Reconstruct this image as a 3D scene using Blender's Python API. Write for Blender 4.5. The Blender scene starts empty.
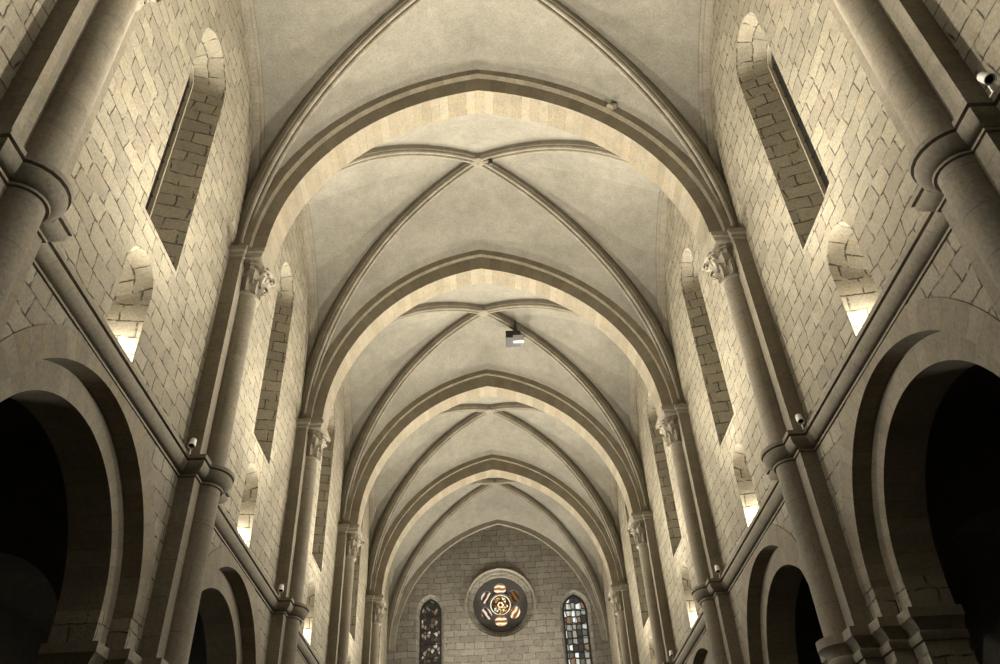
import bpy, math, random
from mathutils import Vector, Matrix
from mathutils.geometry import tessellate_polygon
random.seed(7)
PI = math.pi
C = bpy.context.scene.collection
H = 1.7                      # eye height above the floor; heights below are written from eye level
W = 4.8                      # nave wall face, from the axis
DX = 4.55                    # face of the flat pilasters
DH = 0.49                    # half width of the pilasters
def PO(k): return -.08 if k == 1 else -.17
#                    # the piers stand a little towards the viewer of the bay lines
L = 6.042                    # bay length
ZS0, ZS1 = 5.84, 6.10        # string course
ZC = 10.55                   # springing of the vault
YEND = 35.4
def YK(k): return 5.28 + (k-1)*L
def YB(b): return YK(b) + L/2

# ------------------------------------------------------------------ materials
def nodes(m):
    m.use_nodes = True
    nt = m.node_tree
    for n in list(nt.nodes): nt.nodes.remove(n)
    out = nt.nodes.new('ShaderNodeOutputMaterial')
    b = nt.nodes.new('ShaderNodeBsdfPrincipled')
    nt.links.new(b.outputs[0], out.inputs[0])
    return nt, b
def N(nt, t, **kw):
    n = nt.nodes.new(t)
    for k, v in kw.items():
        if k.startswith('i_'):
            n.inputs[k[2:].replace('_', ' ')].default_value = v
        else: setattr(n, k, v)
    return n
def mathn(nt, op, a, b=None):
    n = nt.nodes.new('ShaderNodeMath'); n.operation = op
    for i, v in enumerate((a, b)):
        if v is None: continue
        if isinstance(v, (int, float)): n.inputs[i].default_value = v
        else: nt.links.new(v, n.inputs[i])
    return n.outputs[0]
def mix(nt, f, a, b, mode='MIX'):
    n = nt.nodes.new('ShaderNodeMix'); n.data_type = 'RGBA'; n.blend_type = mode
    for i, v in ((0, f), (6, a), (7, b)):
        if isinstance(v, (int, float)): n.inputs[i].default_value = v
        elif isinstance(v, tuple): n.inputs[i].default_value = (*v[:3], 1)
        else: nt.links.new(v, n.inputs[i])
    return n.outputs[2]
def ramp(nt, fac, a, b, ca=(0, 0, 0), cb=(1, 1, 1)):
    n = nt.nodes.new('ShaderNodeValToRGB')
    n.color_ramp.elements[0].position = a; n.color_ramp.elements[1].position = b
    n.color_ramp.elements[0].color = (*ca, 1); n.color_ramp.elements[1].color = (*cb, 1)
    nt.links.new(fac, n.inputs[0]); return n.outputs[0]

ALB = .46
def stone(name, base, alt, joint, bw=.56, rh=.29, mortar=.010, wob=.03, jstr=.85, rough=.93, warm=None, bump=.35, offset=.5, stain=.25, grain=.22, weather=.62):
    base, alt = tuple(c*ALB for c in base), tuple(c*ALB for c in alt)
    if warm: warm = tuple(c*ALB for c in warm)
    m = bpy.data.materials.new(name); nt, b = nodes(m)
    uv = N(nt, 'ShaderNodeUVMap'); uv.uv_map = 'UVMap'
    geo = N(nt, 'ShaderNodeNewGeometry')
    pos = geo.outputs['Position']
    # irregular courses: bend the block grid a little
    n1 = N(nt, 'ShaderNodeTexNoise', i_Scale=1.1, i_Detail=2.0); nt.links.new(uv.outputs[0], n1.inputs['Vector'])
    n2 = N(nt, 'ShaderNodeTexNoise', i_Scale=7.0, i_Detail=3.0); nt.links.new(uv.outputs[0], n2.inputs['Vector'])
    def off(n, amt):
        v = N(nt, 'ShaderNodeVectorMath', operation='SUBTRACT'); nt.links.new(n.outputs['Color'], v.inputs[0]); v.inputs[1].default_value = (.5, .5, .5)
        s = N(nt, 'ShaderNodeVectorMath', operation='SCALE'); nt.links.new(v.outputs[0], s.inputs[0]); s.inputs['Scale'].default_value = amt
        return s.outputs[0]
    a1 = N(nt, 'ShaderNodeVectorMath', operation='ADD'); nt.links.new(uv.outputs[0], a1.inputs[0]); nt.links.new(off(n1, wob*4), a1.inputs[1])
    a2 = N(nt, 'ShaderNodeVectorMath', operation='ADD'); nt.links.new(a1.outputs[0], a2.inputs[0]); nt.links.new(off(n2, wob*.9), a2.inputs[1])
    br = N(nt, 'ShaderNodeTexBrick', i_Scale=1.0); nt.links.new(a2.outputs[0], br.inputs['Vector'])
    br.inputs['Color1'].default_value = (0, 0, 0, 1); br.inputs['Color2'].default_value = (1, 1, 1, 1); br.inputs['Mortar'].default_value = (.5, .5, .5, 1)
    br.inputs['Mortar Size'].default_value = mortar; br.inputs['Mortar Smooth'].default_value = .18
    br.inputs['Brick Width'].default_value = bw; br.inputs['Row Height'].default_value = rh; br.offset = offset
    br.squash = .72; br.squash_frequency = 3
    col = mix(nt, br.outputs['Color'], base, alt)
    # blotches, grain
    n3 = N(nt, 'ShaderNodeTexNoise', i_Scale=.55, i_Detail=5.0, i_Roughness=.65); nt.links.new(pos, n3.inputs['Vector'])
    n4 = N(nt, 'ShaderNodeTexNoise', i_Scale=26.0, i_Detail=6.0, i_Roughness=.75); nt.links.new(pos, n4.inputs['Vector'])
    n5 = N(nt, 'ShaderNodeTexNoise', i_Scale=4.0, i_Detail=5.0, i_Roughness=.7); nt.links.new(pos, n5.inputs['Vector'])
    dark = tuple(c*.62 for c in base)
    col = mix(nt, mathn(nt, 'MULTIPLY', ramp(nt, n3.outputs[0], .42, .68), stain), col, dark)
    if warm:
        col = mix(nt, mathn(nt, 'MULTIPLY', ramp(nt, n5.outputs[0], .5, .68), .55), col, warm)
    g = ramp(nt, n4.outputs[0], .3, .72, (1-grain*1.6,)*3, (1+grain*.6,)*3)
    col = mix(nt, 1.0, col, g, 'MULTIPLY')
    g2 = ramp(nt, n5.outputs[0], .3, .7, (.88, .87, .85), (1.06, 1.05, 1.03))
    col = mix(nt, 1.0, col, g2, 'MULTIPLY')
    n6 = N(nt, 'ShaderNodeTexNoise', i_Scale=1.7, i_Detail=7.0, i_Roughness=.72, i_Distortion=.6); nt.links.new(pos, n6.inputs['Vector'])
    n7 = N(nt, 'ShaderNodeTexNoise', i_Scale=11.0, i_Detail=5.0, i_Roughness=.8); nt.links.new(pos, n7.inputs['Vector'])
    col = mix(nt, mathn(nt, 'MULTIPLY', ramp(nt, n6.outputs[0], .48, .70), weather), col, tuple(c*.50 for c in base))
    col = mix(nt, mathn(nt, 'MULTIPLY', ramp(nt, n7.outputs[0], .60, .70), weather*1.1), col, tuple(c*.38 for c in base))
    # open joints, partly filled
    jm = mathn(nt, 'MULTIPLY', br.outputs['Fac'], ramp(nt, n2.outputs[0], .36, .56))
    jm = mathn(nt, 'MULTIPLY', jm, jstr)
    col = mix(nt, jm, col, joint)
    nt.links.new(col, b.inputs['Base Color'])
    b.inputs['Roughness'].default_value = rough
    b.inputs['Specular IOR Level'].default_value = .15
    hgt = mathn(nt, 'SUBTRACT', mathn(nt, 'ADD', mathn(nt, 'MULTIPLY', n4.outputs[0], .35), mathn(nt, 'ADD', mathn(nt, 'MULTIPLY', n5.outputs[0], .9), mathn(nt, 'MULTIPLY', n7.outputs[0], .45))), mathn(nt, 'MULTIPLY', jm, 1.3))
    hgt = mathn(nt, 'ADD', hgt, mathn(nt, 'MULTIPLY', br.outputs['Color'], .25))
    bp = N(nt, 'ShaderNodeBump', i_Strength=bump, i_Distance=.03); nt.links.new(hgt, bp.inputs['Height'])
    nt.links.new(bp.outputs[0], b.inputs['Normal'])
    return m
LIME = (.67, .605, .455); LIME2 = (.48, .43, .33); JOINT = (.055, .047, .035); OCHRE = (.46, .335, .17)
M = {}
M['wall'] = stone('limestone_blocks', LIME, LIME2, JOINT, warm=(.50, .405, .25), mortar=.013, jstr=1.0, wob=.058, bw=.50, rh=.27, bump=.6)
M['endwall'] = stone('grey_limestone_blocks', (.46, .425, .355), (.33, .30, .245), (.045, .04, .034), bw=.58, rh=.27, mortar=.014, jstr=1.0, wob=.04)
M['smooth'] = stone('dressed_limestone', (.52, .465, .36), (.44, .39, .30), JOINT, bw=3.0, rh=.52, mortar=.006, wob=.012, jstr=.5, warm=(.46, .36, .22), bump=.2)
M['arch'] = stone('arch_stone', (.52, .46, .35), (.40, .345, .25), JOINT, bw=.30, rh=1.6, mortar=.006, wob=.012, jstr=.45, warm=OCHRE, bump=.22, offset=0)
M['rib'] = stone('rib_stone', (.50, .45, .355), (.42, .37, .285), JOINT, bw=.5, rh=2.0, mortar=.005, wob=.01, jstr=.4, bump=.15, offset=0)
M['plaster'] = stone('vault_plaster', (.46, .43, .355), (.44, .41, .34), (.15, .14, .115), bw=.5, rh=.24, mortar=.010, wob=.06, jstr=.16, bump=.12, stain=.55, grain=.20, weather=.34)
M['floor'] = stone('floor_slabs', (.30, .27, .22), (.24, .215, .17), (.08, .07, .06), bw=.8, rh=.6, mortar=.01)
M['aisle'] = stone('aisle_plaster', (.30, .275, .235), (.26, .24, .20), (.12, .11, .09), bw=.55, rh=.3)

def plain(name, col, rough=.5, metal=0, emit=None, estr=1):
    m = bpy.data.materials.new(name); nt, b = nodes(m)
    n = N(nt, 'ShaderNodeTexNoise', i_Scale=35.0, i_Detail=3.0)
    tc = N(nt, 'ShaderNodeTexCoord'); nt.links.new(tc.outputs['Object'], n.inputs['Vector'])
    c = mix(nt, ramp(nt, n.outputs[0], .35, .65), tuple(x*.85 for x in col), tuple(min(1, x*1.08) for x in col))
    nt.links.new(c, b.inputs['Base Color']); b.inputs['Roughness'].default_value = rough; b.inputs['Metallic'].default_value = metal
    if emit: b.inputs['Emission Color'].default_value = (*emit, 1); b.inputs['Emission Strength'].default_value = estr
    return m
M['white'] = plain('white_enamel', (.72, .70, .65), .4)
M['black'] = plain('black_plastic', (.012, .012, .012), .35)
M['lens'] = plain('dark_lens', (.02, .02, .022), .08)
M['silver'] = plain('brushed_aluminium', (.42, .43, .43), .4, .15)
M['lead'] = plain('lead_came', (.012, .011, .010), .6)
M['tracery'] = plain('dark_tracery_stone', (.045, .041, .037), .9)
M['frame'] = plain('window_frame_stone', (.40, .36, .28), .8)

def night_pane():
    m = bpy.data.materials.new('dark_leaded_glass'); nt, b = nodes(m)
    uv = N(nt, 'ShaderNodeUVMap')
    br = N(nt, 'ShaderNodeTexBrick', i_Scale=1.0); nt.links.new(uv.outputs[0], br.inputs['Vector'])
    br.offset = 0
    br.inputs['Brick Width'].default_value = .11; br.inputs['Row Height'].default_value = .11; br.inputs['Mortar Size'].default_value = .008
    br.inputs['Color1'].default_value = (.008, .008, .008, 1); br.inputs['Color2'].default_value = (.016, .015, .013, 1); br.inputs['Mortar'].default_value = (.03, .027, .022, 1)
    nt.links.new(br.outputs[0], b.inputs['Base Color']); b.inputs['Roughness'].default_value = .35
    return m
M['pane'] = night_pane()

def stained(name, stops, cell, strength, seed, jitter=.5):
    """back-lit coloured glass: a small grid of pieces, each its own tone"""
    m = bpy.data.materials.new(name); nt, b = nodes(m)
    uv = N(nt, 'ShaderNodeUVMap')
    mp = N(nt, 'ShaderNodeMapping'); nt.links.new(uv.outputs[0], mp.inputs[0])
    mp.inputs['Scale'].default_value = (1/cell[0], 1/cell[1], 1); mp.inputs['Location'].default_value = (seed*3.7, seed*1.9, 0)
    vo = N(nt, 'ShaderNodeTexVoronoi', i_Scale=1.0, i_Randomness=jitter); nt.links.new(mp.outputs[0], vo.inputs['Vector'])
    sep = N(nt, 'ShaderNodeSeparateColor'); nt.links.new(vo.outputs['Color'], sep.inputs[0])
    r = nt.nodes.new('ShaderNodeValToRGB'); r.color_ramp.interpolation = 'CONSTANT'
    while len(r.color_ramp.elements) < len(stops): r.color_ramp.elements.new(.5)
    for e, (p, c) in zip(r.color_ramp.elements, stops): e.position = p; e.color = (*c, 1)
    nt.links.new(sep.outputs[0], r.inputs[0])
    v2 = N(nt, 'ShaderNodeTexVoronoi', i_Scale=1.0, i_Randomness=jitter, feature='DISTANCE_TO_EDGE'); nt.links.new(mp.outputs[0], v2.inputs['Vector'])
    edge = ramp(nt, v2.outputs['Distance'], .07, .15)
    c = mix(nt, edge, (0.004, .004, .004), r.outputs[0])
    nt.links.new(c, b.inputs['Emission Color']); b.inputs['Emission Strength'].default_value = strength
    b.inputs['Base Color'].default_value = (.02, .02, .02, 1); b.inputs['Roughness'].default_value = .3
    return m

# ------------------------------------------------------------------ mesh builder
class MB:
    def __init__(s): s.v = []; s.f = []; s.uv = {}
    def pt(s, p): s.v.append((p[0], p[1], p[2]+H)); return len(s.v)-1
    def face(s, idx, uv=None):
        if uv: s.uv[len(s.f)] = uv
        s.f.append(tuple(idx))
    def poly(s, pts, uv=None): s.face([s.pt(p) for p in pts], uv)
    def box(s, x0, x1, y0, y1, z0, z1):
        c = [s.pt(p) for p in ((x0,y0,z0),(x1,y0,z0),(x1,y1,z0),(x0,y1,z0),(x0,y0,z1),(x1,y0,z1),(x1,y1,z1),(x0,y1,z1))]
        for q in ((0,3,2,1),(4,5,6,7),(0,1,5,4),(1,2,6,5),(2,3,7,6),(3,0,4,7)): s.face([c[i] for i in q])
    def grid(s, rows, uvs=None, closed=False):
        """rows of points -> quads"""
        ids = [[s.pt(p) for p in r] for r in rows]
        n = len(rows[0])
        for i in range(len(rows)-1):
            for j in range(n if closed else n-1):
                k = (j+1) % n
                q = (ids[i][j], ids[i][k], ids[i+1][k], ids[i+1][j])
                s.face(q, None if uvs is None else (uvs[i][j], uvs[i][j+1], uvs[i+1][j+1], uvs[i+1][j]))
        return ids
    def holes(s, loops):
        """flat polygon with holes"""
        tr = tessellate_polygon([[Vector(p) for p in lp] for lp in loops])
        flat = [p for lp in loops for p in lp]
        ids = [s.pt(p) for p in flat]
        for t in tr: s.face([ids[i] for i in t])
    def build(s, name, mat, root=None, smooth=True, ang=38):
        o0 = root.location if root else Vector((0, 0, 0))
        me = bpy.data.meshes.new(name)
        me.from_pydata([(a-o0[0], b-o0[1], c-o0[2]) for a, b, c in s.v], [], s.f)
        me.materials.append(mat)
        u = me.uv_layers.new(name='UVMap')
        for p in me.polygons:
            g = s.uv.get(p.index)
            if g:
                for li, q in zip(p.loop_indices, g): u.data[li].uv = q
            else:
                n = p.normal; ax = max(range(3), key=lambda i: abs(n[i]))
                for li, vi in zip(p.loop_indices, p.vertices):
                    x, y, z = s.v[vi]
                    u.data[li].uv = (y, z) if ax == 0 else ((x+.17, z) if ax == 1 else (y, x))
        me.validate(); me.update()
        if smooth:
            me.polygons.foreach_set('use_smooth', [True]*len(me.polygons))
            me.set_sharp_from_angle(angle=math.radians(ang))
        ob = bpy.data.objects.new(name, me); C.objects.link(ob)
        if root: ob.parent = root
        return ob
def tag(o, label=None, cat=None, group=None, kind=None):
    if label: o['label'] = label
    if cat: o['category'] = cat
    if group: o['group'] = group
    if kind: o['kind'] = kind
    return o
def thing(name, loc, label, cat, group=None):
    o = bpy.data.objects.new(name, None); C.objects.link(o)
    o.location = (loc[0], loc[1], loc[2]+H); o.empty_display_size = .2
    return tag(o, label, cat, group)

# ------------------------------------------------------------------ curves of the vault
def parc(a, h, e=0, stilt=0, n=24, zc=ZC):
    """half a pointed arch, springing -> apex, offset outwards by e: list of (x, z)"""
    hh = h-stilt; c = (hh*hh-a*a)/(2*a); R = a+c+e
    ph = math.acos(max(-1, min(1, c/R)))
    out = []
    if stilt:
        m = max(2, int(n*.18))
        out = [(a+e, zc+stilt*i/m) for i in range(m)]
        n -= m
    for i in range(n+1):
        t = ph*i/n
        out.append((-c+R*math.cos(t), zc+stilt+R*math.sin(t)))
    return out
def full(half): return [(-x, z) for x, z in half[:-1]] + [(0, half[-1][1])] + [(x, z) for x, z in reversed(half[:-1])]
AX = [(-1, -.1), (YK(1), -.03), (YK(2), -.09), (YK(3), -.18), (YK(4), -.08), (YK(5), .03), (YEND, .2)]
def warp(p):
    """the crowns of the real arches wander a little off the axis"""
    x, y, z = p
    ax = AX[0][1]
    for (y0, a0), (y1, a1) in zip(AX, AX[1:]):
        if y >= y0: ax = a0+(a1-a0)*min(1, (y-y0)/(y1-y0))
    return (x+ax*max(0, min(1, (z-ZC)/5.1))*(1-min(1, abs(x)/W)**2), y, z)
AT, HT = 4.27, 5.1
HTK = {1: 5.05, 2: 5.06}
def ring_y(mb, pin, pout, y0, y1, ends=True):
    """arch ring standing across the nave: inner and outer lines in (x, z), between two y planes"""
    n = len(pin); s = [0]
    for i in range(1, n): s.append(s[-1]+math.dist(pin[i], pin[i-1]))
    d = [math.dist(a, b) for a, b in zip(pin, pout)]
    P = lambda q, y: warp((q[0], y, q[1]))
    w = y1-y0
    def strip(A, ya, va, B, yb, vb):
        rows = [[P(A[i], ya) for i in range(n)], [P(B[i], yb) for i in range(n)]]
        mb.grid(rows, [[(s[i], va(i)) for i in range(n)], [(s[i], vb(i)) for i in range(n)]])
    strip(pin, y0, lambda i: 0, pin, y1, lambda i: w)
    strip(pout, y0, lambda i: -d[i], pin, y0, lambda i: 0)
    strip(pin, y1, lambda i: w, pout, y1, lambda i: w+d[i])
    strip(pout, y0, lambda i: 0, pout, y1, lambda i: w)
    if ends:
        for i in (0, n-1):
            mb.poly([P(pin[i], y0), P(pin[i], y1), P(pout[i], y1), P(pout[i], y0)])

def sweep(mb, path, prof, side=None, wrap=None):
    """profile (a sideways, b upwards/outwards) along a 3-D path lying in a vertical plane"""
    n = len(path); P = [Vector(p) for p in path]
    s = [0]
    for i in range(1, n): s.append(s[-1]+(P[i]-P[i-1]).length)
    t = [0]
    for i in range(1, len(prof)): t.append(t[-1]+math.dist(prof[i], prof[i-1]))
    rows = []
    for i in range(n):
        T = (P[min(i+1, n-1)]-P[max(i-1, 0)]).normalized()
        S = side
        Nn = S.cross(T).normalized()
        rows.append([tuple(P[i]+S*a+Nn*b) for a, b in prof])
    if wrap: rows = [[wrap(p) for p in r] for r in rows]
    mb.grid(rows, [[(s[i], t[j]) for j in range(len(prof))] for i in range(n)])

# ------------------------------------------------------------------ mouldings that follow a wall plan
def offset_path(path, e):
    """mitred offset of an open polyline in plan, to its left side"""
    out = []
    for i, p in enumerate(path):
        ds = []
        if i > 0: ds.append((Vector(p)-Vector(path[i-1])).normalized())
        if i < len(path)-1: ds.append((Vector(path[i+1])-Vector(p)).normalized())
        ns = [Vector((-d.y, d.x)) for d in ds]
        if len(ns) == 1: m = ns[0]
        else:
            m = (ns[0]+ns[1]); m = m/max(.3, (1+ns[0].dot(ns[1])))
        out.append((p[0]+m.x*e, p[1]+m.y*e))
    return out
def moulding(mb, path, prof, s):
    """path in (u, y): u = distance out from the wall face into the nave"""
    # to plan coordinates: x = s*(W-u); keep the nave on the left for s=+1 by direction
    rows = []
    pl = [(y, u) for u, y in path]                     # left of +y direction is +u
    tot = [0]
    for i in range(1, len(pl)): tot.append(tot[-1]+math.dist(pl[i], pl[i-1]))
    for e, z in prof:
        q = offset_path(pl, e)
        rows.append([(s*(W-u), y, z) for y, u in q])
    d = [0]
    for i in range(1, len(prof)): d.append(d[-1]+math.dist(prof[i], prof[i-1]))
    mb.grid(rows, [[(tot[j], d[i]) for j in range(len(pl))] for i in range(len(prof))])
SR = 0.235                    # shaft radius above the string course
SRL = 0.23                   # and below
def pier_plan(k, r, dh=DH):
    y = YK(k)+PO(k); u = W-DX
    pts = [(0, y-dh), (u, y-dh), (u, y-r)]
    for i in range(1, 12):
        a = PI*i/12
        pts.append((u+r*math.sin(a), y-r*math.cos(a)))
    pts += [(u, y+r), (u, y+dh), (0, y+dh)]
    return pts
STRING = [(-.02, 5.82), (.03, 5.82), (.035, 5.845), (.01, 5.855), (.01, 5.87), (.05, 5.875), (.095, 5.90), (.13, 5.94), (.148, 5.985), (.145, 6.015), (.12, 6.025), (.12, 6.04), (.165, 6.045), (.168, 6.105), (-.02, 6.14)]

# ------------------------------------------------------------------ setting: floor, walls
K0, K1 = 0, 6
R1, R2, ZA = 2.09, 1.75, 3.60
AO = {-1: -.15, 1: -.05}
X2, XB = 5.05, 5.6
YLO = YK(0)
mb = MB(); mb.box(-11, 11, YLO-1, YEND+.6, -H-.3, -H); tag(mb.build('floor', M['floor'], smooth=False), kind='structure')

def arch_outline(yc, r, z0, zs, top=None, n=20):
    """round-headed opening outline in (y, z), starting bottom near side"""
    pts = [(yc-r, z0)]
    for i in range(n+1):
        a = PI-PI*i/n
        pts.append((yc+r*math.cos(a), zs+(top or r)*math.sin(a)))
    pts.append((yc+r, z0))
    return pts
WIN = dict(r=.66, z0=8.38, zs=12.72); WIN_IN = dict(r=.43, z0=9.25, zs=12.75); WD = .55
NI_OFF, NI_R, NI_Z, ND = -.27, .43, 7.45, .55
def loft(mb, A, xa, B, xb, s, close=True):
    a = [(s*xa, y, z) for y, z in A]; b = [(s*xb, y, z) for y, z in B]
    if close: a.append(a[0]); b.append(b[0])
    # masonry courses run into the depth of the opening
    uv = []
    t = [0]
    for i in range(1, len(a)): t.append(t[-1]+math.dist(a[i], a[i-1]))
    for i in range(len(a)-1):
        dy = abs(a[i+1][1]-a[i][1]); dz = abs(a[i+1][2]-a[i][2])
        q = [a[i], a[i+1], b[i+1], b[i]]
        if dz > 3*dy or abs(b[i][2]-a[i][2]) > .3: uvq = None
        else: uvq = [(t[i], 0), (t[i+1], 0), (t[i+1], abs(xb-xa)), (t[i], abs(xb-xa))]
        if dz > 3*dy: uvq = [(abs(p[0])*1.0+.13, p[2]) for p in q]
        mb.poly(q, uvq)
BAYS = list(range(0, 6))
for s, side in ((-1, 'left'), (1, 'right')):
    mb = MB(); ma = MB()
    for b in BAYS:
        yc = YB(b); ya, yb = YK(b), YK(b+1)
        if b == 0: ya = YLO
        if b == 5: yb = YEND
        arc1 = arch_outline(yc+AO[s], R1, -H, ZA, n=36)
        outer = [(ya, -H)] + arc1 + [(yb, -H), (yb, 16.6), (ya, 16.6)]
        win = arch_outline(yc-.02, **WIN); nic = arch_outline(yc+NI_OFF, NI_R, 5.95, NI_Z)
        f = lambda pts, x: [(s*x, y, z) for y, z in pts]
        mb.holes([f(outer, W), f(win, W), f(nic, W)])
        win_in = arch_outline(yc-.02, **WIN_IN)
        loft(mb, win, W, win_in, W+WD, s)
        nic2 = arch_outline(yc+NI_OFF+.02, .33, 5.95, 7.30)
        loft(mb, nic, W, nic2, W+ND, s)
        mb.holes([f(nic2, W+ND)])
        # jambs of the arcade below the springing, in two steps
        j1 = [p for p in arc1 if p[1] <= ZA+1e-6]
        for sg in (-1, 1):
            y1 = yc+AO[s]+sg*R1; y2 = yc+AO[s]+sg*R2
            mb.poly([(s*W, y1, -H), (s*X2, y1, -H), (s*X2, y1, ZA), (s*W, y1, ZA)])
            mb.poly([(s*X2, y1, -H), (s*X2, y2, -H), (s*X2, y2, ZA), (s*X2, y1, ZA)])
            mb.poly([(s*X2, y2, -H), (s*XB, y2, -H), (s*XB, y2, ZA), (s*X2, y2, ZA)])
        # aisle face of the arcade wall
        arc2 = arch_outline(yc+AO[s], R2, -H, ZA, n=36)
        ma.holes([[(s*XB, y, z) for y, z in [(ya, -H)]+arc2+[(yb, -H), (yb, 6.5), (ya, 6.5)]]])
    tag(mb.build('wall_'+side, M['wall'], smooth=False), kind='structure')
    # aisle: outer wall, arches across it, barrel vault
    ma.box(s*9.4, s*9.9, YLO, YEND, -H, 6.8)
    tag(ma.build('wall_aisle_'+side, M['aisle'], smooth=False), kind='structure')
    mv = MB(); rows = []
    for y in (YLO, YEND):
        rows.append([(s*(7.5-1.92*math.cos(PI*i/20)), y, 5.5+1.2*math.sin(PI*i/20)) for i in range(21)])
    mv.grid(rows)
    for k in range(0, 7):
        y0, y1 = YK(k)-.4, min(YK(k)+.4, YEND)
        A = [(7.5-1.5*math.cos(PI*i/20), 3.4+1.5*math.sin(PI*i/20)) for i in range(21)]
        lp = [(5.55, -H)] + [(6.0, -H)] + A + [(9.0, -H), (9.45, -H), (9.45, 6.9), (5.55, 6.9)]
        for y in (y0, y1): mv.holes([[(s*x, y, z) for x, z in lp]])
        q = [(6.0, -H)]+A+[(9.0, -H)]
        mv.grid([[(s*x, y0, z) for x, z in q], [(s*x, y1, z) for x, z in q]])
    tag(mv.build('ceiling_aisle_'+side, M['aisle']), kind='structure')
    # string course with its breaks round the piers
    path = [(0, YLO)]
    for k in range(1, 6): path += pier_plan(k, SR)
    path += [(0, YEND)]
    ms = MB(); moulding(ms, path, STRING, s)
    tag(ms.build('trim_string_course_'+side, M['smooth']), kind='structure')
    # impost moulding of the piers: wraps every step of the pier
    mi = MB()
    IMP = [(0, 2.80), (.03, 2.81), (.05, 2.85), (.05, 2.90), (.02, 2.93), (.05, 2.99), (.10, 3.04), (.13, 3.06), (.13, 3.18), (0, 3.20)]
    for k in range(1, 6):
        y = YK(k); g = L/2-R1; g2 = L/2-R2; y += AO[s]
        path = [(W-XB, y-g2), (W-X2, y-g2), (W-X2, y-g), (0, y-g)] + pier_plan(k, SRL) + [(0, y+g), (W-X2, y+g), (W-X2, y+g2), (W-XB, y+g2)]
        moulding(mi, path, IMP, s)
    tag(mi.build('trim_impost_'+side, M['smooth']), kind='structure')

# ------------------------------------------------------------------ windows of the upper walls
wn = 0
for s in (-1, 1):
    for b in BAYS[1:]:
        wn += 1
        yc = YB(b)-.02
        o = arch_outline(yc, **WIN_IN); i_ = arch_outline(yc, .395, 9.30, 12.75)
        root = bpy.data.objects.new('window_%d' % wn, None); C.objects.link(root)
        root.location = (s*(W+WD), yc, 9.3+H); tag(root, kind='structure')
        m = MB(); x0, x1 = W+WD-.03, W+WD+.08
        o1 = o+[o[0]]; i1 = i_+[i_[0]]
        m.grid([[(s*x1, y, z) for y, z in o1], [(s*x0, y, z) for y, z in o1], [(s*x0, y, z) for y, z in i1], [(s*x1, y, z) for y, z in i1]])
        m.build('window_frame', M['frame'], root, smooth=False)
        m = MB(); m.holes([[(s*(x0+.07), y, z) for y, z in i_]]); m.holes([[(s*(x0+.085), y, z) for y, z in i_]])
        m.build('window_pane', M['pane'], root, smooth=False)
        m = MB()
        for j in range(1, 9): z = 9.36+j*.42; m.box(s*(x0+.045), s*(x0+.065), yc-.39, yc+.39, z-.01, z+.01)
        m.build('window_bar', M['lead'], root, smooth=False)

# ------------------------------------------------------------------ vault: webs, ribs, arches
DA, DHT = math.hypot(4.62, L/2-.66), 0
ZX = {0: 16.75, 1: 16.22, 2: 17.05, 3: 16.7, 4: 16.7, 5: 16.75}
def ends(b): return YK(b)+.37, (YK(b+1)-.48 if b < 5 else YEND-.12)
def diag(b, sx, far, e, n=24):
    """half diagonal, corner -> crossing, raised by e"""
    y0, y1 = ends(b); yc = (y0+y1)/2; dy = (y1-y0)/2*(1 if far else -1)
    ln = math.hypot(4.64, dy)
    out = []
    for q, z in parc(ln, ZX[b]-ZC, e, n=n):
        t = q/ln
        out.append((sx*4.64*t, yc+dy*t, z))
    return out
WA, WH, WST = 2.46, 4.85, 1.35
def wallarc(e, n=24): return parc(WA, WH, e, WST, n)
def resample(P, n):
    d = [0]
    for a, b in zip(P, P[1:]): d.append(d[-1]+math.dist(a, b))
    out = []; j = 0
    for i in range(n+1):
        t = d[-1]*i/n
        while j < len(P)-2 and d[j+1] < t: j += 1
        f = (t-d[j])/max(1e-9, d[j+1]-d[j])
        out.append(tuple(a+(b-a)*f for a, b in zip(P[j], P[j+1])))
    return out
for b in BAYS:
    mb = MB(); y0, y1 = ends(b); yc = (y0+y1)/2; sc = (y1-y0-.14)/2/ (L/2-.66)
    NS, NT = 10, 26
    for far in (0, 1):
        yt = (y1 if far else y0)
        for sx in (-1, 1):
            D = resample(diag(b, sx, far, .26), NT)
            T = resample([(sx*x, yt, z) for x, z in parc(4.72, HTK.get(b+far, HT)+.63)], NT)
            Wl = resample([(sx*(W+.01), yc+(1 if far else -1)*x*sc, z) for x, z in wallarc(.12)], NT)
            for E in (T, Wl):
                rows = []
                for i in range(NT+1):
                    r = []
                    for j in range(NS+1):
                        f = j/NS
                        p = [a+(c-a)*f for a, c in zip(E[i], D[i])]
                        ln = math.dist(E[i], D[i])
                        p[2] += .055*ln*4*f*(1-f)*.5
                        r.append(warp(tuple(p)))
                    rows.append(r)
                uv = [[(math.dist(E[i], D[i])*j/NS, i*.3) for j in range(NS+1)] for i in range(NT+1)]
                mb.grid(rows, uv)
    tag(mb.build('ceiling', M['plaster'], ang=60), kind='structure')

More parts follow.
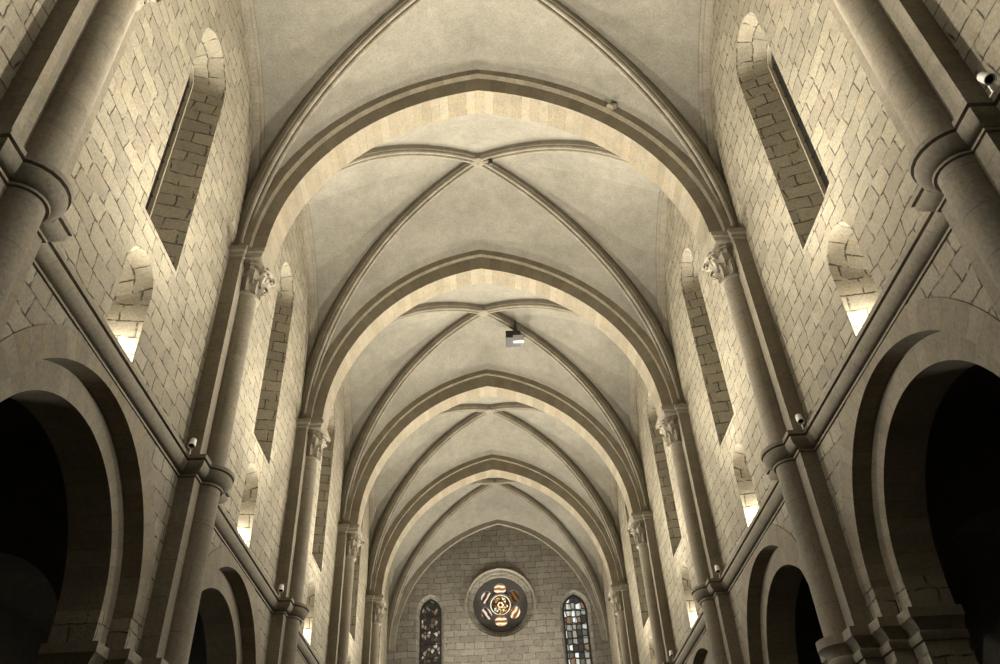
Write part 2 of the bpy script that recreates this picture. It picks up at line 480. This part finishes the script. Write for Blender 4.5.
ordn = ['nearest', 'second', 'third', 'fourth', 'fifth']
RIB = [(-.15, .26), (-.15, .10), (-.125, .085)]
for i in range(9):
    a = PI-PI*i/8; RIB.append((-.068+.058*math.cos(a), .055-.058*math.sin(a)))
RIB += [(0, .105)]
for i in range(9):
    a = PI-PI*i/8; RIB.append((.068+.058*math.cos(a), .055-.058*math.sin(a)))
RIB += [(.125, .085), (.15, .10), (.15, .26)]
RIB = [(a*.82, b if b > .2 else b*1.05) for a, b in RIB]
rib_lab = {0: 'pair of crossing stone vault ribs overhead behind the viewer',
           1: 'nearest diagonal stone vault ribs, their crossing cut off by the top edge',
           2: 'diagonal stone vault ribs crossing between the two nearest broad arches, black fitting there',
           3: 'pair of diagonal stone vault ribs crossing beside the silver fronted lamp box',
           4: 'pair of diagonal stone vault ribs crossing in the bay just past the lamp box bay',
           5: 'farthest pair of diagonal stone vault ribs, coming down either side of the rose window wall'}
for b in BAYS[1:]:
    y0, y1 = ends(b); yc = (y0+y1)/2
    root = thing('vault_ribs', warp((0, yc, ZX[b])), rib_lab[b], 'vault ribs', 'diagonal ribs of the nave vault')
    for sx in (-1, 1):
        a = diag(b, sx, False, 0); c = diag(b, -sx, True, 0)
        path = a + list(reversed(c[:-1]))
        m = MB(); d = Vector(path[-1])-Vector(path[0]); d.z = 0; d.normalize()
        S = Vector((d.y, -d.x, 0))
        sweep(m, path, RIB, S, wrap=warp)
        if S.cross(d).z < 0: pass
        m.build('diagonal_rib', M['rib'], root)
    m = MB()                                            # the small round block where they meet
    rows = []
    for r, z in ((.02, -.035), (.13, -.03), (.17, .0), (.17, .25)):
        rows.append([warp((r*math.cos(2*PI*i/20), yc+r*math.sin(2*PI*i/20), ZX[b]+z)) for i in range(20)])
    m.grid(rows, closed=True); m.build('keystone', M['rib'], root)

arch_lab = {1: 'broad pointed stone arch crossing the nave overhead, out of the top of the photo',
            2: 'largest and nearest pointed stone arch over the nave, its crown near the top edge',
            3: 'second pointed stone arch across the nave, framed inside the nearest one',
            4: 'third pointed stone arch across the nave, just past the lamp box on the vault',
            5: 'smallest and farthest broad pointed arch across the nave, just before the rose window wall'}
for k in range(1, 6):
    y = YK(k); hk = HTK.get(k, HT)
    root = thing('transverse_arch', warp((0, y, ZC+HT)), arch_lab[k], 'arch', 'broad arches across the nave')
    m = MB(); ring_y(m, full(parc(AT, hk, 0, n=30)), full(parc(4.62, hk+.56, 0, n=30)), y-.36, y+.27); m.build('inner_order', M['arch'], root, ang=30)
    m = MB(); ring_y(m, full(parc(4.53, hk+.46, 0, n=30)), full(parc(4.84, hk+.80, 0, n=30)), y-.49, y+.38); m.build('outer_order', M['arch'], root, ang=30)
    if k == 2:
        m = MB(); lx, lz = 2.85, 14.62
        rows = []
        for ry, sc_ in ((y-.60, .5), (y-.58, .9), (y-.50, 1.0), (y-.42, 1.0)):
            rows.append([(lx+sc_*(.10*math.cos(a)+.05*math.sin(2*a)), ry, lz+sc_*.085*math.sin(a)) for a in [2*PI*i/9 for i in range(9)]])
        m.grid(rows, closed=True); m.poly(rows[0])
        m.build('broken_block', M['arch'], root, smooth=False)['label'] = 'broken lump of stone on the arch edge'

# slender arches where the vault meets the side walls and the end wall
place = {1: 'above the nearest window', 2: 'above the second window', 3: 'above the third window', 4: 'above the fourth window', 5: 'above the last window before the rose wall'}
WR = [(0, -.02), (-.02, .0), (-.045, .03), (-.085, .06), (-.09, .10), (-.09, .3)]
for s, side in ((-1, 'left'), (1, 'right')):
    for b in BAYS[1:]:
        y0, y1 = ends(b); yc = (y0+y1)/2; sc = (y1-y0-.14)/2/(L/2-.66)
        hf = wallarc(0, 30)
        pts = [(yc-x*sc, z) for x, z in hf] + [(yc+x*sc, z) for x, z in reversed(hf[:-1])]
        ho = wallarc(.2, 30)
        pto = [(yc-x*sc, z) for x, z in ho] + [(yc+x*sc, z) for x, z in reversed(ho[:-1])]
        m = MB()
        st = [0]
        for i in range(1, len(pts)): st.append(st[-1]+math.dist(pts[i], pts[i-1]))
        prof = [(0, .0), (.05, 0), (.06, .08), (.10, .10), (.135, .18), (.135, .28), (.10, .36), (.08, .42), (.10, .48), (.15, .52), (.18, .62), (.185, .78), (.16, 1)]   # (out from wall, blend inner->outer)
        rows = [[(s*(W+.02-e*1.3), a[0]+(c[0]-a[0])*f, a[1]+(c[1]-a[1])*f) for a, c in zip(pts, pto)] for e, f in prof]
        m.grid(rows, [[(q, i*.06) for q in st] for i in range(len(prof))])
        o = m.build('wall_arch', M['rib'])
        tag(o, 'slender pointed stone moulding on the %s wall %s' % (side, place[b]), 'arch moulding', 'slender arches along the side walls')
m = MB()
ring_y(m, full(parc(4.45, 5.55, 0, n=30, zc=ZC)), full(parc(4.45, 5.55, .28, n=30, zc=ZC)), YEND-.16, YEND+.02)
o = m.build('wall_arch', M['rib']); tag(o, 'slender pointed stone moulding framing the end wall above the rose window', 'arch moulding')

# ------------------------------------------------------------------ half columns with carved capitals
col_lab = {
 (-1,1): 'thick stone half column at the left edge of the photo, running out of the top corner',
 (1,1): 'thick stone half column at the right edge of the photo, running out of the top corner',
 (-1,2): 'stone half column on the left wall, nearest of that wall with its carved capital in view',
 (1,2): 'stone half column on the right wall, nearest of that wall with its carved capital in view',
 (-1,3): 'stone half column on the left wall carrying the second broad arch across the nave',
 (1,3): 'stone half column on the right wall carrying the second broad arch across the nave',
 (-1,4): 'stone half column on the left wall carrying the third broad arch across the nave',
 (1,4): 'stone half column on the right wall carrying the third broad arch across the nave',
 (-1,5): 'farthest stone half column on the left, next to the left stained glass lancet',
 (1,5): 'farthest stone half column on the right, next to the right stained glass lancet'}
CAPH = .66; ABH = .20
def leaf(m, ang, r0, z0, h, w, curl, cx, cy, s):
    """one curled leaf on the bell, ang measured from the nave direction"""
    rows = []
    for i in range(8):
        t = i/7
        rr = r0+.05+curl*max(0, t-.35)**1.6*2.0
        zz = z0+h*t - (.09*max(0, t-.75)/.25 if t > .75 else 0)
        ww = w*(.75+.5*t if t < .6 else 1.05*(1-t)/.4+.12)
        r = []
        for j in range(5):
            f = (j-2)/2
            aa = ang+f*ww/rr/2
            bulge = rr-.03*abs(f)+(.02 if j == 2 else 0)
            r.append((cx-s*bulge*math.cos(aa), cy+bulge*math.sin(aa), zz-.02*abs(f)))
        rows.append(r)
    m.grid(rows)
    m.grid([[(x+s*.035*1, y, z) for x, y, z in r] for r in rows])
def volute(m, ang, r, z, rad, cx, cy, s):
    px, py = cx-s*r*math.cos(ang), cy+r*math.sin(ang)
    tx, ty = s*math.sin(ang), math.cos(ang)
    rows = []
    for i in range(17):
        a = i/16*PI*2.6; q = rad*(1-i/16*.72)
        c = (px-s*math.cos(ang)*q*math.cos(a), py+math.sin(ang)*q*math.cos(a), z+q*math.sin(a))
        rows.append([(c[0]+tx*o, c[1]+ty*o, c[2]) for o in (-.055, -.02, .02, .055)])
    m.grid(rows)
for s, side in ((-1, 'left'), (1, 'right')):
    for k in range(1, 6):
        y = YK(k)+PO(k)
        root = thing('half_column', (s*DX, y, -H), col_lab[(s, k)], 'column', 'half columns along the nave walls')
        m = MB()
        xa, xb = sorted((s*DX, s*(W+.05)))
        m.box(xa, xb, y-DH, y+DH, -H, ZC-.22); m.build('pilaster', M['smooth'], root, smooth=False)
        m = MB(); rows = []; uv = []
        for z, r in ((-H, SRL), (3.05, SRL), (3.4, SRL), (5.82, SRL), (5.84, SR), (6.1, SR), (ZC-ABH-CAPH-.05, SR)):
            rows.append([(s*(DX-r*math.sin(PI*i/24)), y-r*math.cos(PI*i/24), z) for i in range(25)])
            uv.append([(k*.7+r*PI*i/24, z) for i in range(25)])
        m.grid(rows, uv); m.build('shaft', M['smooth'], root)
        m = MB()                                         # impost moulding on the flat pilaster
        u = W-DX
        path = [(0, y-DH), (u, y-DH), (u, y-.28)]
        P2 = [(u, y+.28), (u, y+DH), (0, y+DH)]
        prof = [(0, ZC-.22), (.03, ZC-.2), (.035, ZC-.13), (.07, ZC-.10), (.075, ZC), (0, ZC)]
        moulding(m, path, prof, s); moulding(m, P2, prof, s); m.build('impost', M['smooth'], root)
        cap = MB(); z0 = ZC-ABH-CAPH
        rows = []
        for z, r in ((z0-.06, SR), (z0-.05, SR+.04), (z0-.01, SR+.05), (z0+.01, SR+.015), (z0+.25, SR+.02), (z0+.45, SR+.06), (z0+.6, SR+.12), (z0+CAPH, SR+.14)):
            rows.append([(s*(DX-r*math.sin(PI*i/24)), y-r*math.cos(PI*i/24), z) for i in range(25)])
        cap.grid(rows); capo = cap.build('capital', M['smooth'], root)
        lf = MB()
        for a in (-72, -36, 0, 36, 72): leaf(lf, math.radians(a), SR, z0+.02, .36, .22, .10, s*DX, y, s)
        for a in (-54, -18, 18, 54): leaf(lf, math.radians(a), SR+.02, z0+.20, .38, .22, .16, s*DX, y, s)
        for a in (-62, -20, 20, 62): volute(lf, math.radians(a), SR+.15, z0+.52, .10, s*DX, y, s)
        lo = lf.build('carved_foliage', M['smooth'], root)
        lo.parent = capo; lo['label'] = 'carved curling stone leaves round the capital'
        ab = MB(); prof = [(0, ZC-ABH), (.03, ZC-ABH+.01), (.05, ZC-.12), (.085, ZC-.10), (.09, ZC)]
        ax, ay = DX-AT+.02, .40                           # block under the arch
        rows = []
        for e, z in prof:
            q = [(s*DX, y-ay-e), (s*(DX-ax-e), y-ay-e), (s*(DX-ax-e), y+ay+e), (s*DX, y+ay+e)]
            rows.append([(px, py, z) for px, py in q])
        ab.grid(rows); ab.poly(rows[-1]); ab.poly(rows[0])
        ab.build('abacus', M['smooth'], root, smooth=False)

# ------------------------------------------------------------------ arcade arches
arc_lab = {1: 'nearest', 2: 'second', 3: 'third', 4: 'fourth', 5: 'fifth'}
def ring_x(m, yc, ra, rb, x0, x1, s, n=40):
    a = [(yc-ra*math.cos(PI*i/n), ZA+ra*math.sin(PI*i/n)) for i in range(n+1)]
    b = [(yc-rb*math.cos(PI*i/n), ZA+rb*math.sin(PI*i/n)) for i in range(n+1)]
    t = [ra*PI*i/n for i in range(n+1)]
    f = lambda P, x: [(s*x, y, z) for y, z in P]
    m.grid([f(b, x0+.02), f(b, x0), f(a, x0), f(a, x1), f(b, x1)], [[(q, v) for q in t] for v in (0, .02, rb-ra, rb-ra+x1-x0, 2*(rb-ra)+x1-x0)])
for s, side in ((-1, 'left'), (1, 'right')):
    for b in BAYS[1:]:
        yc = YB(b)+AO[s]
        lab = 'round stone arch opening into the dark %s aisle, %s along that wall' % (side, arc_lab[b]) if b < 3 else 'far round stone arch to the dark %s aisle, %s along that wall' % (side, arc_lab[b])
        root = thing('arcade_arch', (s*W, yc, ZA+R1), lab, 'arch', 'arches opening into the aisles')
        m = MB(); ring_x(m, yc, R1, R1+.36, W-.012, X2+.004, s); m.build('outer_order', M['arch'], root)
        m = MB(); ring_x(m, yc, R2, R1+.03, X2, XB+.01, s); m.build('inner_order', M['arch'], root)

# ------------------------------------------------------------------ end wall with rose and lancets
RC, RR = (.16, 12.40), 1.22
LAN = [(-2.96, .49, 12.15, .66, 'left'), (3.45, .56, 12.0, .72, 'right')]   # x, half width, springing, rise
def lan_outline(x, r, zs, rise, z0=5.2, n=20):
    h = parc(r, rise, 0, 0, n//2, zc=zs)
    return [(x-r, z0)] + [(x-a, z) for a, z in h] + [(x+a, z) for a, z in reversed(h[:-1])] + [(x+r, z0)]
def circ(c, r, n=48): return [(c[0]+r*math.cos(2*PI*i/n), c[1]+r*math.sin(2*PI*i/n)) for i in range(n)]
m = MB()
out = [(-W-.1, -H), (W+.1, -H), (W+.1, 17.5), (-W-.1, 17.5)]
F = lambda P, y: [(x, y, z) for x, z in P]
lo = [lan_outline(x, r+.11, zs, rise+.10) for x, r, zs, rise, _ in LAN]
li = [lan_outline(x, r-.06, zs, rise-.04) for x, r, zs, rise, _ in LAN]
m.holes([F(out, YEND), F(circ(RC, 1.50), YEND)] + [F(p, YEND) for p in lo])
for a, b_ in zip(lo, li):
    m.grid([F(a+[a[0]], YEND), F(b_+[b_[0]], YEND+.42)])
c0 = circ(RC, 1.50); rows = []
for r, d in ((1.50, 0), (1.48, .04), (1.38, .06), (1.36, .12), (1.26, .17), (1.26, .22), (1.22, .25), (1.215, .42)):
    q = circ(RC, r); rows.append(F(q+[q[0]], YEND+d))
m.grid(rows)
tag(m.build('wall_far', M['endwall'], ang=30), kind='structure')

rose = thing('rose_window', (RC[0], YEND+.3, RC[1]-RR), 'round rose window with glowing amber petals high on the end wall', 'window')
# tracery plate: six round petals round a central eye
m = MB(); yp = YEND+.26
PETR, PETD, EYE = .245, .735, .48
pet = []
for i in range(6):
    a = PI/2+i*PI/3
    pet.append((RC[0]+PETD*math.cos(a), RC[1]+PETD*math.sin(a), a))
loops = [circ(RC, RR), circ(RC, EYE)]
def petal_loop(c, grow=0):
    x, z, a = c; out = []
    for i in range(28):
        t = 2*PI*i/28
        u, v = (.235+grow)*math.cos(t), (.30+grow)*math.sin(t)*(1-.10*math.cos(t))
        out.append((x+u*math.cos(a)-v*math.sin(a), z+u*math.sin(a)+v*math.cos(a)))
    return out
loops += [petal_loop(c) for c in pet]
m.holes([F(p, yp) for p in loops])
for p, g in zip(loops[1:], [circ(RC, EYE-.03)]+[petal_loop(c, -.025) for c in pet]):
    m.grid([F(p+[p[0]], yp), F(g+[g[0]], yp+.10)])
m.build('tracery', M['tracery'], rose, smooth=False)
m = MB()
for r0_, r1_ in ((EYE, EYE+.05), ):
    q0, q1 = circ(RC, r0_), circ(RC, r1_)
    m.grid([F(q1+[q1[0]], yp), F(q1+[q1[0]], yp-.04), F(q0+[q0[0]], yp-.04), F(q0+[q0[0]], yp)])
m.build('tracery_ring', M['tracery'], rose)
AMB = [(0, (.10, .035, .012)), (.25, (.50, .20, .05)), (.48, (.95, .55, .18)), (.66, (.30, .10, .03)), (.85, (1., .90, .72))]
DIM = [(0, (.01, .006, .003)), (.5, (.10, .035, .012)), (.75, (.25, .09, .02))]
def petal_mat(name, stripes, stops, strength):
    mt = bpy.data.materials.new(name); nt, b = nodes(mt)
    uv = N(nt, 'ShaderNodeUVMap')
    wv = N(nt, 'ShaderNodeTexWave', i_Scale=stripes*.55, i_Distortion=2.2, i_Detail=2.0, bands_direction='X'); wv.inputs['Detail Scale'].default_value = 2.5
    nt.links.new(uv.outputs[0], wv.inputs['Vector'])
    r = nt.nodes.new('ShaderNodeValToRGB'); r.color_ramp.interpolation = 'LINEAR'
    while len(r.color_ramp.elements) < len(stops): r.color_ramp.elements.new(.5)
    for e, (p, c) in zip(r.color_ramp.elements, stops): e.position = p; e.color = (*c, 1)
    nt.links.new(wv.outputs['Fac'], r.inputs[0])
    nt.links.new(r.outputs[0], b.inputs['Emission Color']); b.inputs['Emission Strength'].default_value = strength
    b.inputs['Base Color'].default_value = (.02, .015, .01, 1)
    return mt
PM = petal_mat('amber_petal_glass', 2.6, AMB, 1.15); PD = petal_mat('dim_red_petal_glass', 2.6, DIM, .8); PH = petal_mat('brown_petal_glass', 2.6, [(0, (.012, .008, .004)), (.45, (.12, .05, .02)), (.7, (.7, .42, .2)), (.9, (.9, .85, .8))], .9)
for i, c in enumerate(pet):
    m = MB(); q = petal_loop(c, -.015); x, z, a = c
    ids = [m.pt((X, yp+.085, Z)) for X, Z in q]
    uvq = [((X-x)*math.cos(a)+(Z-z)*math.sin(a)+i*.37, -(X-x)*math.sin(a)+(Z-z)*math.cos(a)+i*.9) for X, Z in q]
    m.face(ids, uvq)
    g = m.build('glass_petal', PD if i == 5 else (PH if i in (1, 2) else PM), rose, smooth=False)
    if i == 5: g['label'] = 'dim dark red glass petal'
m = MB(); q = circ(RC, EYE+.0); m.poly(F(q, yp+.085))
m.build('glass_roundel', stained('amber_roundel_glass', [(0, (.05, .02, .006)), (.2, (.5, .2, .05)), (.45, (1, .72, .36)), (.6, (.8, .42, .12)), (.8, (1, .92, .75))], (.13, .13), 1.5, 3, 1.0), rose, smooth=False)
m = MB()                                                # leading of the eye: petals drawn in lead round a small dark boss
def bar_loop(mm, pts, wd, y0, y1):
    n = len(pts)
    A = []; B = []
    for i in range(n):
        p0, p1 = Vector(pts[i-1]), Vector(pts[(i+1) % n]); d = (p1-p0).normalized(); nn = Vector((-d.y, d.x))*wd/2
        A.append(tuple(Vector(pts[i])+nn)); B.append(tuple(Vector(pts[i])-nn))
    A.append(A[0]); B.append(B[0])
    mm.grid([F(A, y1), F(A, y0), F(B, y0), F(B, y1)])
for i in range(6):
    a = PI/6+i*PI/3
    bar_loop(m, [(RC[0]+.235*math.cos(a)+.10*math.cos(t)*math.cos(a)-.085*math.sin(t)*math.sin(a), RC[1]+.235*math.sin(a)+.10*math.cos(t)*math.sin(a)+.085*math.sin(t)*math.cos(a)) for t in [2*PI*j/14 for j in range(14)]], .02, yp+.05, yp+.085)
bar_loop(m, circ(RC, .40, 30), .03, yp+.05, yp+.085)
m.build('leading', M['lead'], rose, smooth=False)
m = MB(); q = circ(RC, .07, 20); m.poly(F(q, yp+.05)); m.grid([F(q+[q[0]], yp+.05), F(q+[q[0]], yp+.085)]); m.build('dark_boss', M['lead'], rose, smooth=False)
CREAM = petal_mat('cream_ring_glass', 1.0, [(0, (.9, .78, .55)), (.5, (1, .92, .75)), (.8, (.95, .66, .32))], 1.4)
for ri, ro in ((.072, .15), (.42, .475)):
    m = MB(); m.grid([F(circ(RC, ri, 40)+[circ(RC, ri, 40)[0]], yp+.075), F(circ(RC, ro, 40)+[circ(RC, ro, 40)[0]], yp+.075)])
    g = m.build('glass_ring', CREAM, rose, smooth=False)
m = MB()                                                # hood moulding over the upper half
rows = []
prof = [(1.50, 0), (1.505, -.06), (1.53, -.09), (1.57, -.08), (1.595, -.04), (1.60, .0)]
for r, d in prof:
    rows.append([(RC[0]+r*math.cos(math.radians(-14+208*i/40)), YEND+d, RC[1]+r*math.sin(math.radians(-14+208*i/40))) for i in range(41)])
m.grid(rows); m.build('hood_mould', M['rib'], rose)

GREYG = [(0, (.03, .03, .028)), (.20, (.13, .12, .095)), (.36, (.34, .33, .28)), (.60, (.62, .63, .56)), (.78, (.92, .94, .87)), (.92, (.24, .15, .08))]
DARKG = [(0, (.008, .007, .006)), (.36, (.05, .036, .02)), (.56, (.15, .10, .05)), (.74, (.36, .28, .17)), (.88, (.75, .68, .55)), (.96, (.10, .05, .02))]
for (x, r, zs, rise, side), st, e in zip(LAN, (DARKG, GREYG), (.75, 1.0)):
    root = thing('lancet_window', (x, YEND+.4, 5.2), ('tall narrow pointed window of dark jewel-toned glass left of the rose' if side == 'left' else 'tall narrow pointed window of pale grey leaded glass right of the rose'), 'window', 'lancet windows of the end wall')
    m = MB(); q = lan_outline(x, r, zs, rise); m.poly(F(q, YEND+.36))
    m.build('stained_glass', stained('stained_glass_'+side, st, (.225 if side == 'right' else .15, .30 if side == 'right' else .20), e, 1 if side == 'left' else 2, .35 if side == 'right' else .8), root, smooth=False)
    m = MB(); n = 4
    for i in range(1, n):
        xx = x-r+.1+(2*r-.2)*i/n; m.box(xx-.009, xx+.009, YEND+.325, YEND+.355, 5.2, zs+rise*.62)
    z = 5.4
    while z < zs+rise*.7:
        m.box(x-r+.05, x+r-.05, YEND+.315, YEND+.355, z-.014, z+.014); z += .60
    m.build('glazing_bar', M['lead'], root, smooth=False)
    m = MB(); a = lan_outline(x, r+.02, zs, rise+.02); b_ = lan_outline(x, r-.095, zs, rise-.10)
    m.grid([F(a, YEND+.36), F(a, YEND+.29), F(b_, YEND+.31), F(b_, YEND+.36)]); m.build('window_frame', M['lead'], root, smooth=False)

# ------------------------------------------------------------------ small lamps on the string course and vault
spot_lab = {(-1,1): 'white cylindrical spotlight at the very left edge of the photo, above the thick left column',
 (1,1): 'white cylindrical spotlight at the right edge of the photo, largest of them all',
 (-1,2): 'white cylindrical spotlight on the left ledge beside the nearest column with a capital',
 (1,2): 'white cylindrical spotlight on the right ledge beside the nearest column with a capital',
 (-1,3): 'small white spotlight on the left ledge, second farthest in along that wall',
 (1,3): 'small white spotlight on the right ledge, beside the second column with a capital',
 (1,4): 'tiny white spotlight on the right ledge, farthest along that wall'}
def lathe_axis(m, base, ax, prof, n=20):
    ax = Vector(ax).normalized(); u = ax.orthogonal().normalized(); w = ax.cross(u); B = Vector(base)
    rows = []
    for d, r in prof:
        rows.append([tuple(B+ax*d+(u*math.cos(2*PI*i/n)+w*math.sin(2*PI*i/n))*r) for i in range(n)])
    m.grid(rows, closed=True); return rows
for (s, k), lab in spot_lab.items():
    y = YK(k)-.17-DH-.16; base = Vector((s*(W-.17), y, 6.30)); ax = Vector((-s*.08, -.42, -.90)).normalized()
    root = thing('spotlight', (s*(W-.14), y+.06, 6.11), lab, 'spotlight', 'white spotlights on the ledges')
    Q = .58; B0 = base-ax*.16*Q; sc_ = lambda P: [(d*Q, r*Q) for d, r in P]
    m = MB(); lathe_axis(m, B0, ax, sc_([(0, .0), (0, .065), (.02, .08), (.24, .095), (.30, .10), (.30, .088), (.26, .085)])); m.build('housing', M['white'], root)
    m = MB(); lathe_axis(m, B0, ax, sc_([(.225, .0), (.225, .0865)])); m.build('lens', M['lens'], root)
    m = MB(); lathe_axis(m, B0, ax, sc_([(.262, .062), (.27, .068), (.262, .085)])); m.build('reflector_ring', M['silver'], root)
    m = MB(); bx, by = s*(W-.14), y+.05
    m.box(bx-.035, bx+.035, by-.035, by+.035, 6.11, 6.125); m.box(bx-.009, bx+.009, by-.008, by+.008, 6.125, 6.30); m.build('bracket', M['white'], root, smooth=False)

ZB = 15.83
bx, by = .90, 20.75
root = thing('lamp_box', (bx, by, ZB+.4), 'small silver fronted lamp box with a black block behind it, fixed under a vault rib near the crossing', 'lamp')
m = MB(); m.box(bx-.33, bx+.16, by-.12, by+.40, ZB+.06, ZB+.34); m.build('housing', M['black'], root, smooth=False)  # plain black block behind and above the silver front
m = MB(); m.box(bx-.10, bx+.24, by-.22, by-.10, ZB-.16, ZB+.08); m.box(bx-.06, bx+.20, by-.24, by-.22, ZB-.12, ZB+.04)
m.build('silver_front', M['silver'], root, smooth=False)
m = MB(); m.box(bx-.04, bx+.04, by, by+.08, ZB+.34, ZB+.85); m.build('bracket', M['black'], root, smooth=False)
hk = MB(); y0, y1 = ends(2); hy = (y0+y1)/2
hc = warp((.36, hy, 17.0))
lathe_axis(hk, (hc[0]-.03, hy-.14, 16.80), (0, 0, 1), [(0, .0), (0, .05), (.05, .06), (.25, .06), (.25, .02), (.5, .02)], 12)
tag(hk.build('hook', M['black']), 'small black fitting hanging at the nearest visible rib crossing', 'fitting')

# ------------------------------------------------------------------ lights: uplights hidden in the wall niches
def lamp(name, loc, watts, col, size=.05):
    d = bpy.data.lights.new(name, 'POINT'); d.energy = watts; d.color = col; d.shadow_soft_size = size
    o = bpy.data.objects.new(name, d); o.location = (loc[0], loc[1], loc[2]+H); C.objects.link(o); return o
WARM = (1.0, .93, .79)
for s in (-1, 1):
    for b in BAYS:
        # a faint lamp low in each niche, and a floodlight on the ledge in front of it, aimed up across the nave
        lamp('niche_lamp', (s*(W+.20), YB(b)+NI_OFF+.12, 6.44), 85, WARM, .04)
        d = bpy.data.lights.new('ledge_floodlight', 'SPOT'); d.energy = 4500; d.color = WARM; d.shadow_soft_size = .32
        d.spot_size = math.radians(120); d.spot_blend = .6
        o = bpy.data.objects.new('ledge_floodlight', d); o.location = (s*(W-.95), YB(b)+1.2, 6.30+H); C.objects.link(o)
        o.rotation_euler = Vector((-s*.50, -.45, .76)).to_track_quat('-Z', 'Y').to_euler()

        d = bpy.data.lights.new('arcade_fill', 'SPOT'); d.energy = 1000; d.color = (1, .97, .92); d.shadow_soft_size = .3  # unseen fill added to lift the lower walls across the nave
        d.spot_size = math.radians(110); d.spot_blend = .9
        o = bpy.data.objects.new('arcade_fill', d); o.location = (s*(W-.95), YB(b)+1.2, 6.28+H); C.objects.link(o)
        o.rotation_euler = Vector((-s*.80, -.52, -.16)).to_track_quat('-Z', 'Y').to_euler()

# fill lights without fixtures: a pair added to brighten the end wall
for s in (-1, 1):
    d = bpy.data.lights.new('end_wall_fill', 'SPOT'); d.energy = 680; d.color = (1, .96, .88); d.shadow_soft_size = .3
    d.spot_size = math.radians(100); d.spot_blend = .8
    o = bpy.data.objects.new('end_wall_fill', d); o.location = (s*(W-.25), YK(5)+1.4, 6.35+H); C.objects.link(o)
    o.rotation_euler = Vector((-s*.42, .62, .66)).to_track_quat('-Z', 'Y').to_euler()
lamp('aisle_fill', (-7.4, 15.6, 2.2), 30, WARM, .1)  # weak unseen fill added to brighten the left aisle

w = bpy.data.worlds.new('World'); bpy.context.scene.world = w; w.use_nodes = True
w.node_tree.nodes['Background'].inputs[0].default_value = (.9, .8, .66, 1)
w.node_tree.nodes['Background'].inputs[1].default_value = .02

# ------------------------------------------------------------------ camera
cam = bpy.data.cameras.new('camera'); co = bpy.data.objects.new('camera', cam); C.objects.link(co)
cam.sensor_width = 36; cam.lens = 797.6*36/1000; cam.clip_end = 200
pi_, ya, ro = .6635, .0278, -.0545
c, s_ = math.cos(ya), math.sin(ya)
Fw = Vector((s_*math.cos(pi_), c*math.cos(pi_), math.sin(pi_))); R = Vector((c, -s_, 0)); U = R.cross(Fw)
c, s_ = math.cos(ro), math.sin(ro)
Rr = R*c+U*s_; Ur = -R*s_+U*c
mt = Matrix((Rr, Ur, -Fw)).transposed().to_4x4(); mt.translation = Vector((-.1888, 0, H))
co.matrix_world = mt
sc = bpy.context.scene
sc.camera = co
sc.view_settings.view_transform = 'Standard'; sc.view_settings.look = 'None'; sc.view_settings.gamma = 1
sc.view_settings.use_curve_mapping = False; sc.view_settings.exposure = 0
sc.cycles.use_denoising = True
sc.cycles.max_bounces = 8; sc.cycles.diffuse_bounces = 6
